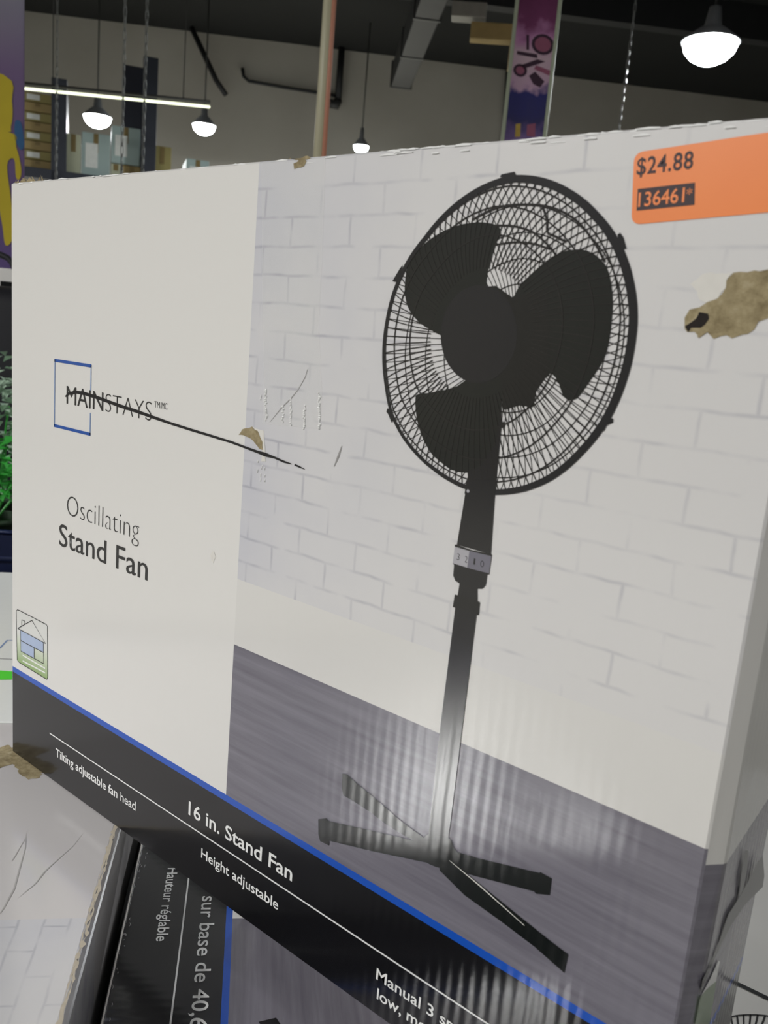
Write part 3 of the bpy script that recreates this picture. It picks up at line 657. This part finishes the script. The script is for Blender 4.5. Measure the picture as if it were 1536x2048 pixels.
for i in range(7):
    for k in range(2): box('printed_block', (-.23 + i * .06, -.0015, 1.30 + k * .08), (-.19 + i * .06, 0, 1.35 + k * .08), m_bk, pk)

# ------------------------------------------------------------------ background fittings
def face_cam(p): d = CAM - p; return math.atan2(d.y, d.x) + math.pi / 2      # local -y looks at the camera
# left printed column
def mpx(dist): return dist / F
pL = far(-70, 350, 3.4)
lc = tag(empty('banner_column', (pL.x, pL.y, FLOOR_Z), face_cam(pL)), 'square column wrapped in a purple and yellow printed banner', 'banner')
n = N('purple_banner_print_flare'); o_ = n.coord(); q = n.xyz(o_)
c = n.ramp(n.math('MULTIPLY_ADD', q[2], .55, -.72, clamp=True), [(.0, S((84, 62, 120))), (.45, S((120, 96, 130))), (.75, S((168, 180, 172))), (1, S((200, 210, 200)))])  # purple print; flare painted in as paler colour towards the top
m_pb = n.surf(n.mix(n.math('MULTIPLY', n.noise(o_, 6.0), .3), c, S((96, 92, 150))), .6)
box('column_wrap', (-.255, 0, 0), (.187, .4, CEIL_Z - FLOOR_Z), m_pb, lc, .004)
m_yel = plain('yellow_print', S((196, 176, 42)), .6, .15, 8.0); m_tealp = plain('blue_print', S((52, 96, 140)), .6)
def colpoly(name, pts, mat, y=-.002):
    bm = bmesh.new(); f = bm.faces.new([bm.verts.new((x, y, z)) for x, z in smooth_loop(pts, 4)]); bm.normal_update()
    if f.normal.y > 0: f.normal_flip()
    bmesh.ops.triangulate(bm, faces=[f]); return from_bm(name, bm, mat, lc)
def colz(py): return far(10, py, 3.4).z - FLOOR_Z
def colx(px): return (px + 70) * mpx(3.4) * .80
ar = [(colx(x), colz(y)) for x, y in ((-190, 285), (10, 262), (30, 290), (40, 330), (38, 352), (30, 352), (26, 315), (12, 330), (20, 400), (24, 470), (8, 490), (0, 440), (-20, 400), (-120, 430), (-190, 500), (-200, 400))]
colpoly('yellow_lettershape', ar, m_yel)
colpoly('yellow_lettershape', [(colx(x), colz(y)) for x, y in ((-170, 150), (6, 150), (22, 200), (20, 250), (0, 262), (-170, 235))], m_yel)
colpoly('blue_splash', [(colx(x), colz(y)) for x, y in ((28, 240), (40, 240), (46, 280), (40, 295), (28, 275))], m_tealp)
# slim pole
pp = far(648, 150, 4.0)
po = tag(empty('steel_pole', (pp.x, pp.y, FLOOR_Z)), 'slim cream steel pole with copper coloured edge strip', 'pole')
lathe('pole_tube', [(0, 0), (.024, 0), (.024, CEIL_Z - FLOOR_Z), (0, CEIL_Z - FLOOR_Z)], plain('cream_enamel', S((206, 200, 168)), .35, .1, 3.0), po)
rt = R[0].copy(); rt.z = 0; rt.normalize()
q0 = rt * .023 - Vector((R[2].x, R[2].y, 0)).normalized() * .012
tube('edge_strip', [(q0.x, q0.y, .02), (q0.x, q0.y, CEIL_Z - FLOOR_Z - .01)], .011, plain('copper_strip', S((206, 140, 112)), .4), po)
lathe('base_flange', [(0, 0), (.08, 0), (.08, .012), (.03, .014), (.03, .05), (0, .05)], m_dark, po)
# right cosmetic banner
pR = far(1062, 140, 5.0)
rc = tag(empty('banner_column', (pR.x, pR.y, FLOOR_Z), face_cam(pR)), 'narrow hanging banner printed with pink and violet make-up items', 'banner')
HZ = CEIL_Z - FLOOR_Z
def rz_(py): return far(1062, py, 5.0).z - FLOOR_Z
def rx_(px, py): return (px - (1081 - py * .133)) * mpx(5.0) * .97
n = N('cosmetic_banner_print'); o_ = n.coord(); q = n.xyz(o_); zt, zb = rz_(0), rz_(280)
fz = n.math('ADD', n.math('MULTIPLY_ADD', q[2], 1 / (zt - zb), -zb / (zt - zb)), n.math('MULTIPLY_ADD', n.noise(o_, 14.0, 4), .3, -.15), clamp=True)
c = n.ramp(fz, [(.0, S((120, 96, 150))), (.14, S((44, 42, 96))), (.33, S((36, 36, 110))), (.40, S((196, 160, 186))), (.6, S((206, 178, 190))), (.74, S((190, 130, 176))), (.86, S((120, 52, 98))), (1, S((110, 44, 88)))])
box('banner_panel', (-.105, 0, 0), (.105, .06, HZ), n.surf(c, .55), rc, .003)
m_bord = plain('pale_green_frame', S((176, 184, 160)), .5)
for s in (-1, 1): box('banner_frame', (s * .112 - .01, -.004, 0), (s * .112 + .01, .064, HZ), m_bord, rc, .002)
m_plum = plain('plum_print', S((58, 30, 52)), .6); m_rose = plain('rose_print', S((150, 84, 110)), .6); m_ylw = plain('ochre_print', S((190, 160, 70)), .6)
def rpoly(name, pts, mat, y=-.001, sm=0):
    pts = [(rx_(x, yy), rz_(yy)) for x, yy in pts]
    if sm: pts = smooth_loop(pts, sm)
    bm = bmesh.new(); f = bm.faces.new([bm.verts.new((x, y, z)) for x, z in pts]); bm.normal_update()
    if f.normal.y > 0: f.normal_flip()
    bmesh.ops.triangulate(bm, faces=[f]); return from_bm(name, bm, mat, rc)
def rcirc(name, x, y, r0, mat, yy=-.001): return rpoly(name, [(x + r0 * math.cos(i * .3927), y + r0 * math.sin(i * .3927)) for i in range(16)], mat, yy)
rcirc('printed_mirror', 1086, 88, 21, m_plum); rcirc('printed_mirror_glass', 1086, 88, 15, m_rose, -.002)
rpoly('printed_brush', [(1056, 70), (1061, 70), (1060, 100), (1055, 100)], m_plum); rpoly('printed_pencil', [(1037, 103), (1075, 108), (1075, 116), (1037, 110)], m_plum)
rpoly('printed_brush', [(1040, 133), (1075, 118), (1090, 122), (1045, 140)], m_plum); rpoly('printed_lipstick', [(1072, 130), (1100, 140), (1097, 150), (1068, 138)], m_rose)
rcirc('printed_compact', 1042, 142, 13, m_plum); rcirc('printed_powder', 1042, 142, 8, m_rose, -.002)
rpoly('printed_bottle', [(1058, 152), (1070, 143), (1087, 162), (1078, 174), (1066, 168)], m_plum)
rpoly('printed_flask', [(1030, 250), (1040, 248), (1038, 275), (1028, 276)], m_ylw); rpoly('printed_flask', [(1052, 250), (1068, 246), (1066, 274), (1050, 272)], m_rose)
# duct, pipes, post on the far wall
def roombox(name, p0, p1, w, h, mat, label, cat, parent=None):
    d = p1 - p0; o = empty(name, p0); o.rotation_mode = 'QUATERNION'; o.rotation_quaternion = d.to_track_quat('Y', 'Z'); L = d.length
    return o, L
dv0, dv1 = Vector((-3.2, 4.93, 3.42)), Vector((-6.5, 8.28, 3.42))
o, L = roombox('ceiling_duct', dv0, dv1, 0, 0, None, None, None); tag(o, 'long black ceiling duct running towards the back wall', 'duct')
box('duct_body', (-.12, 0, -.02), (.12, L, .26), m_black, o, .01)
for k in range(5): box('duct_flange', (-.135, L * k / 4 - .02, -.03), (.135, L * k / 4 + .02, .275), m_dark, o, .004)
for k in (1, 3): box('hanger_rod', (-.008, L * k / 4 - .008, .27), (.008, L * k / 4 + .008, CEIL_Z - 3.42 - .0), m_black, o)
def wallpt(px, py, out=.06):
    r = ray(px, py); t = (BK - out) / r.dot(B); return CAM + r * t
tag(tube('wall_conduit', [wallpt(485, 136), wallpt(487, 152), wallpt(497, 162), wallpt(570, 175), wallpt(665, 190), wallpt(672, 192)], .022, m_black), 'bent black conduit pipe on the back wall', 'pipe')
dp = tag(empty('downpipe', (0, 0, 0)), 'short black downpipe beside the bent conduit on the back wall', 'pipe')
tube('pipe_run', [wallpt(684, 90, .1), wallpt(676, 206, .1)], .045, m_black, dp); tube('pipe_elbow', [wallpt(676, 200, .1), wallpt(674, 210, .1), wallpt(655, 206, .1)], .06, m_dark, dp)
tag(tube('wall_post', [wallpt(1022, 120, .12), wallpt(1008, 330, .12)], .065, m_black), 'black pipe running down the back wall beside the banner', 'pipe')
tag(tube('brace_rod', [wallpt(383, 55, .2), wallpt(432, 160, .2), wallpt(452, 190, .2)], .035, m_black), 'slanting black brace rod high on the back wall', 'rod')
wb = tag(empty('ceiling_bracket', far(965, 42, 6.0)), 'yellowed timber bracket hanging from the dark ceiling', 'bracket'); wb.rotation_euler = (0, 0, face_cam(wb.location))
m_wood = plain('dusty_timber', S((148, 128, 78)), .8, .3, 8.0)
box('beam', (-.07, -.05, -.12), (.22, .05, -.02), m_wood, wb, .006); box('clamp', (-.20, -.06, .0), (.02, .06, .09), plain('galvanised', S((130, 128, 116)), .5), wb, .006); box('hanger', (-.02, -.02, .05), (.02, .02, CEIL_Z - wb.location.z), m_black, wb); box('drop', (.19, -.04, -.28), (.23, .04, -.05), m_wood, wb, .004)
# hanging chains
m_chain = plain('zinc_chain', S((120, 122, 118)), .5, .2, 60.0, .5)
def chain(px, py0, py1, dist, label):
    top = far(px, py0, dist); bot = far(px, py1, dist); top.x, top.y = bot.x, bot.y; top.z = CEIL_Z
    bm = bmesh.new(); n_ = int((top.z - bot.z) / .05)
    for i in range(n_):
        z = bot.z + .05 * i; a = Vector((1, 0, 0)) if i % 2 else Vector((0, 1, 0))
        pts = [a * (  .007 * math.cos(t)) + Vector((0, 0, .032 * math.sin(t))) for t in [k * math.pi / 4 for k in range(9)]]
        bm_tube(bm, [Vector((0, 0, z - bot.z)) + p for p in pts], .0022, 5, False)
    o = from_bm('hanging_chain', bm, m_chain); o.location = bot; return tag(o, label, 'chain', 'chains hanging from the ceiling')
chain(1238, 80, 258, 5.5, 'zinc chain hanging from the ceiling beside the large lamp')
chain(243, 0, 345, 4.5, 'zinc chain hanging beside the navy panel of the rack'); chain(285, 0, 350, 4.5, 'zinc chain hanging in front of the navy panel of the rack')
chain(112, 0, 350, 6.0, 'zinc chain hanging in front of the khaki carton stack')

# storage rack with cartons against the dark left end
RD = 8.0
def rk(px, py): return far(px, py, RD)
r0 = rk(200, 300); rzr = face_cam(r0)
rack = tag(empty('storage_rack', (r0.x, r0.y, FLOOR_Z), rzr), 'tall dark steel storage rack loaded with cartons', 'rack')
def lx(px): return (px - 200) * mpx(RD) * .87
def lz(py): return far(200, py, RD).z - FLOOR_Z
m_rack = plain('slate_steel', S((52, 56, 66)), .5, .15, 4.0)
for px in (10, 121, 296, 430): box('upright', (lx(px) - .06, 0, 0), (lx(px) + .06, .07, lz({296: 95, 430: 310}.get(px, 170))), m_rack, rack, .004); box('rear_upright', (lx(px) - .05, .6, 0), (lx(px) + .05, .67, lz(310 if px == 430 else 170)), m_rack, rack, .004)
box('backing_panel', (lx(245), .60, lz(330)), (lx(312), .63, lz(80)), plain('navy_panel', S((36, 38, 50)), .6), rack)
ZS = lz(352)
for z in (.35, ZS - .08): box('shelf_beam', (lx(10), 0, z), (lx(430), .65, z + .08), m_rack, rack, .004)
m_c1 = plain('khaki_carton', S((160, 150, 96)), .8, .12, 6.0); m_c2 = plain('pale_carton', S((196, 200, 172)), .8, .1, 6.0); m_c3 = plain('brown_carton', S((168, 148, 100)), .8, .12, 6.0); m_c4 = plain('teal_white_carton', S((170, 190, 186)), .7, .1, 6.0)
m_lab = plain('carton_label', S((232, 236, 230)), .6)
m_tp = plain('brown_packing_tape', S((134, 116, 72)), .4)
def rcarton(px0, px1, z0, h, mat, label, group, dy=0.0, lab=False):
    o = empty('shipping_carton', rack.location, rzr); o.location.z = FLOOR_Z + z0
    x0, x1 = lx(px0), lx(px1)
    tag(o, label, 'carton', group)
    box('carton_body', (x0, .10 + dy, 0.001), (x1, .50 + dy, h - .004), mat, o, .006)
    box('tape_strip', ((x0 + x1) / 2 - .02, .098 + dy, h * .55), ((x0 + x1) / 2 + .02, .101 + dy, h - .008), m_tp, o)
    if lab: box('label', (x0 + .03, .096 + dy, h * .2), (x0 + .13, .101 + dy, h * .75), m_lab, o)
hh = (lz(200) - ZS) / 8
for i in range(8): rcarton(52, 108, ZS + i * hh, hh, m_c1 if i % 2 else m_c3, ('bottom', 'second lowest', 'third lowest', 'fourth lowest', 'fourth highest', 'third highest', 'second highest', 'topmost')[i] + ' flat carton in the stack of eight by the rack upright', 'stacked khaki cartons', .0, i % 2 == 1)
rcarton(134, 162, ZS, lz(270) - ZS, m_c2, 'pale carton standing next to the khaki stack', None); rcarton(164, 220, ZS, lz(262) - ZS, m_c4, 'grey white carton between two pale cartons', None, 0, True)
rcarton(222, 242, ZS, lz(318) - ZS, m_c2, 'small pale carton with a white one on top', None); rcarton(222, 280, ZS + lz(318) - ZS, lz(240) - lz(318), m_c4, 'white carton resting on small cartons', None, 0, True)
rcarton(246, 282, ZS, lz(318) - ZS, m_c3, 'small brown carton under the white carton', None)
rcarton(306, 344, ZS, lz(268) - ZS, m_c1, 'upright khaki carton right of the navy panel', None); rcarton(376, 424, ZS, lz(285) - ZS, m_c4, 'pale blue grey carton at the end of the rack', None, 0, True)
# strip light
s0, s1 = far(48, 177, 7.2), far(420, 214, 7.2 * .98)
sl = tag(empty('strip_light', (s0 + s1) / 2), 'long thin fluorescent strip light hanging above the rack', 'lamp')
hv = (s1 - s0) / 2
tube('lamp_tube', [-hv, hv], .009, emit('fluorescent_glow', S((244, 250, 214)), 2.2), sl, 8)
tube('lamp_channel', [-hv + Vector((0, 0, .035)), hv + Vector((0, 0, .035))], .012, m_dark, sl, 6)
for s in (-.7, .7): tube('hanger', [hv * s + Vector((0, 0, .04)), hv * s + Vector((0, 0, CEIL_Z - sl.location.z))], .004, m_dark, sl, 5)

# high-bay lamps
m_house = plain('lamp_housing', S((150, 152, 154)), .5, .1, 10.0)
m_glow = emit('lamp_glow', (.92, .97, 1, 1), 30.0)
def lamp(p, r, label, power, colour=(.95, .98, 1), group='high bay lamps'):
    o = tag(empty('high_bay_lamp', p), label, 'lamp', group)
    lathe('housing', [(0, .24), (.2 * r, .24), (.3 * r, .12), (.5 * r, .1), (r, .03), (r * 1.02, .02), (r * .97, .02), (.48 * r, .08), (0, .09)], m_house, o)
    lathe('lens', [(0, -.62 * r), (.35 * r, -.58 * r), (.65 * r, -.42 * r), (.86 * r, -.2 * r), (.96 * r, .02), (.5 * r, .07), (0, .08)], m_glow, o)
    tube('hanger', [(0, 0, .23), (0, 0, CEIL_Z - p.z)], .008, m_dark, o, 6)
    ld = bpy.data.lights.new('lamp_light', 'AREA'); ld.shape = 'DISK'; ld.size = 2 * r * .9; ld.energy = power; ld.color = colour
    lo_ = bpy.data.objects.new('lamp_light', ld); col.objects.link(lo_); lo_.parent = o; lo_.location = (0, 0, -.64 * r - .03)
    return o
lamp(far(195, 238, 10.4), .15, 'small high bay lamp glaring above the storage rack', 260)
lamp(far(408, 255, 10.4), .13, 'small high bay lamp glaring right of the storage rack', 260)
lamp(far(722, 296, 11.6), .10, 'small high bay lamp low on the back wall beside the pole', 200)
lamp(far(1420, 92, 6.6), .19, 'large bright high bay lamp near the chain', LAMP_POWER)
for (x, y, z, w_) in ((-2.6, -4.7, 3.1, KEY_POWER), (-1.1, -4.2, 3.1, KEY_POWER), (2.6, -4.4, 3.1, AISLE_POWER), (4.2, -.6, 3.1, AISLE_POWER), (-5.6, -1.2, 3.1, AISLE_POWER), (2.2, 3.6, 3.1, AISLE_POWER)):
    lamp(Vector((x, y, z)), .19, 'high bay lamp hanging over the aisle in front of the cartons', w_, (1, .99, .965), 'aisle lamps')
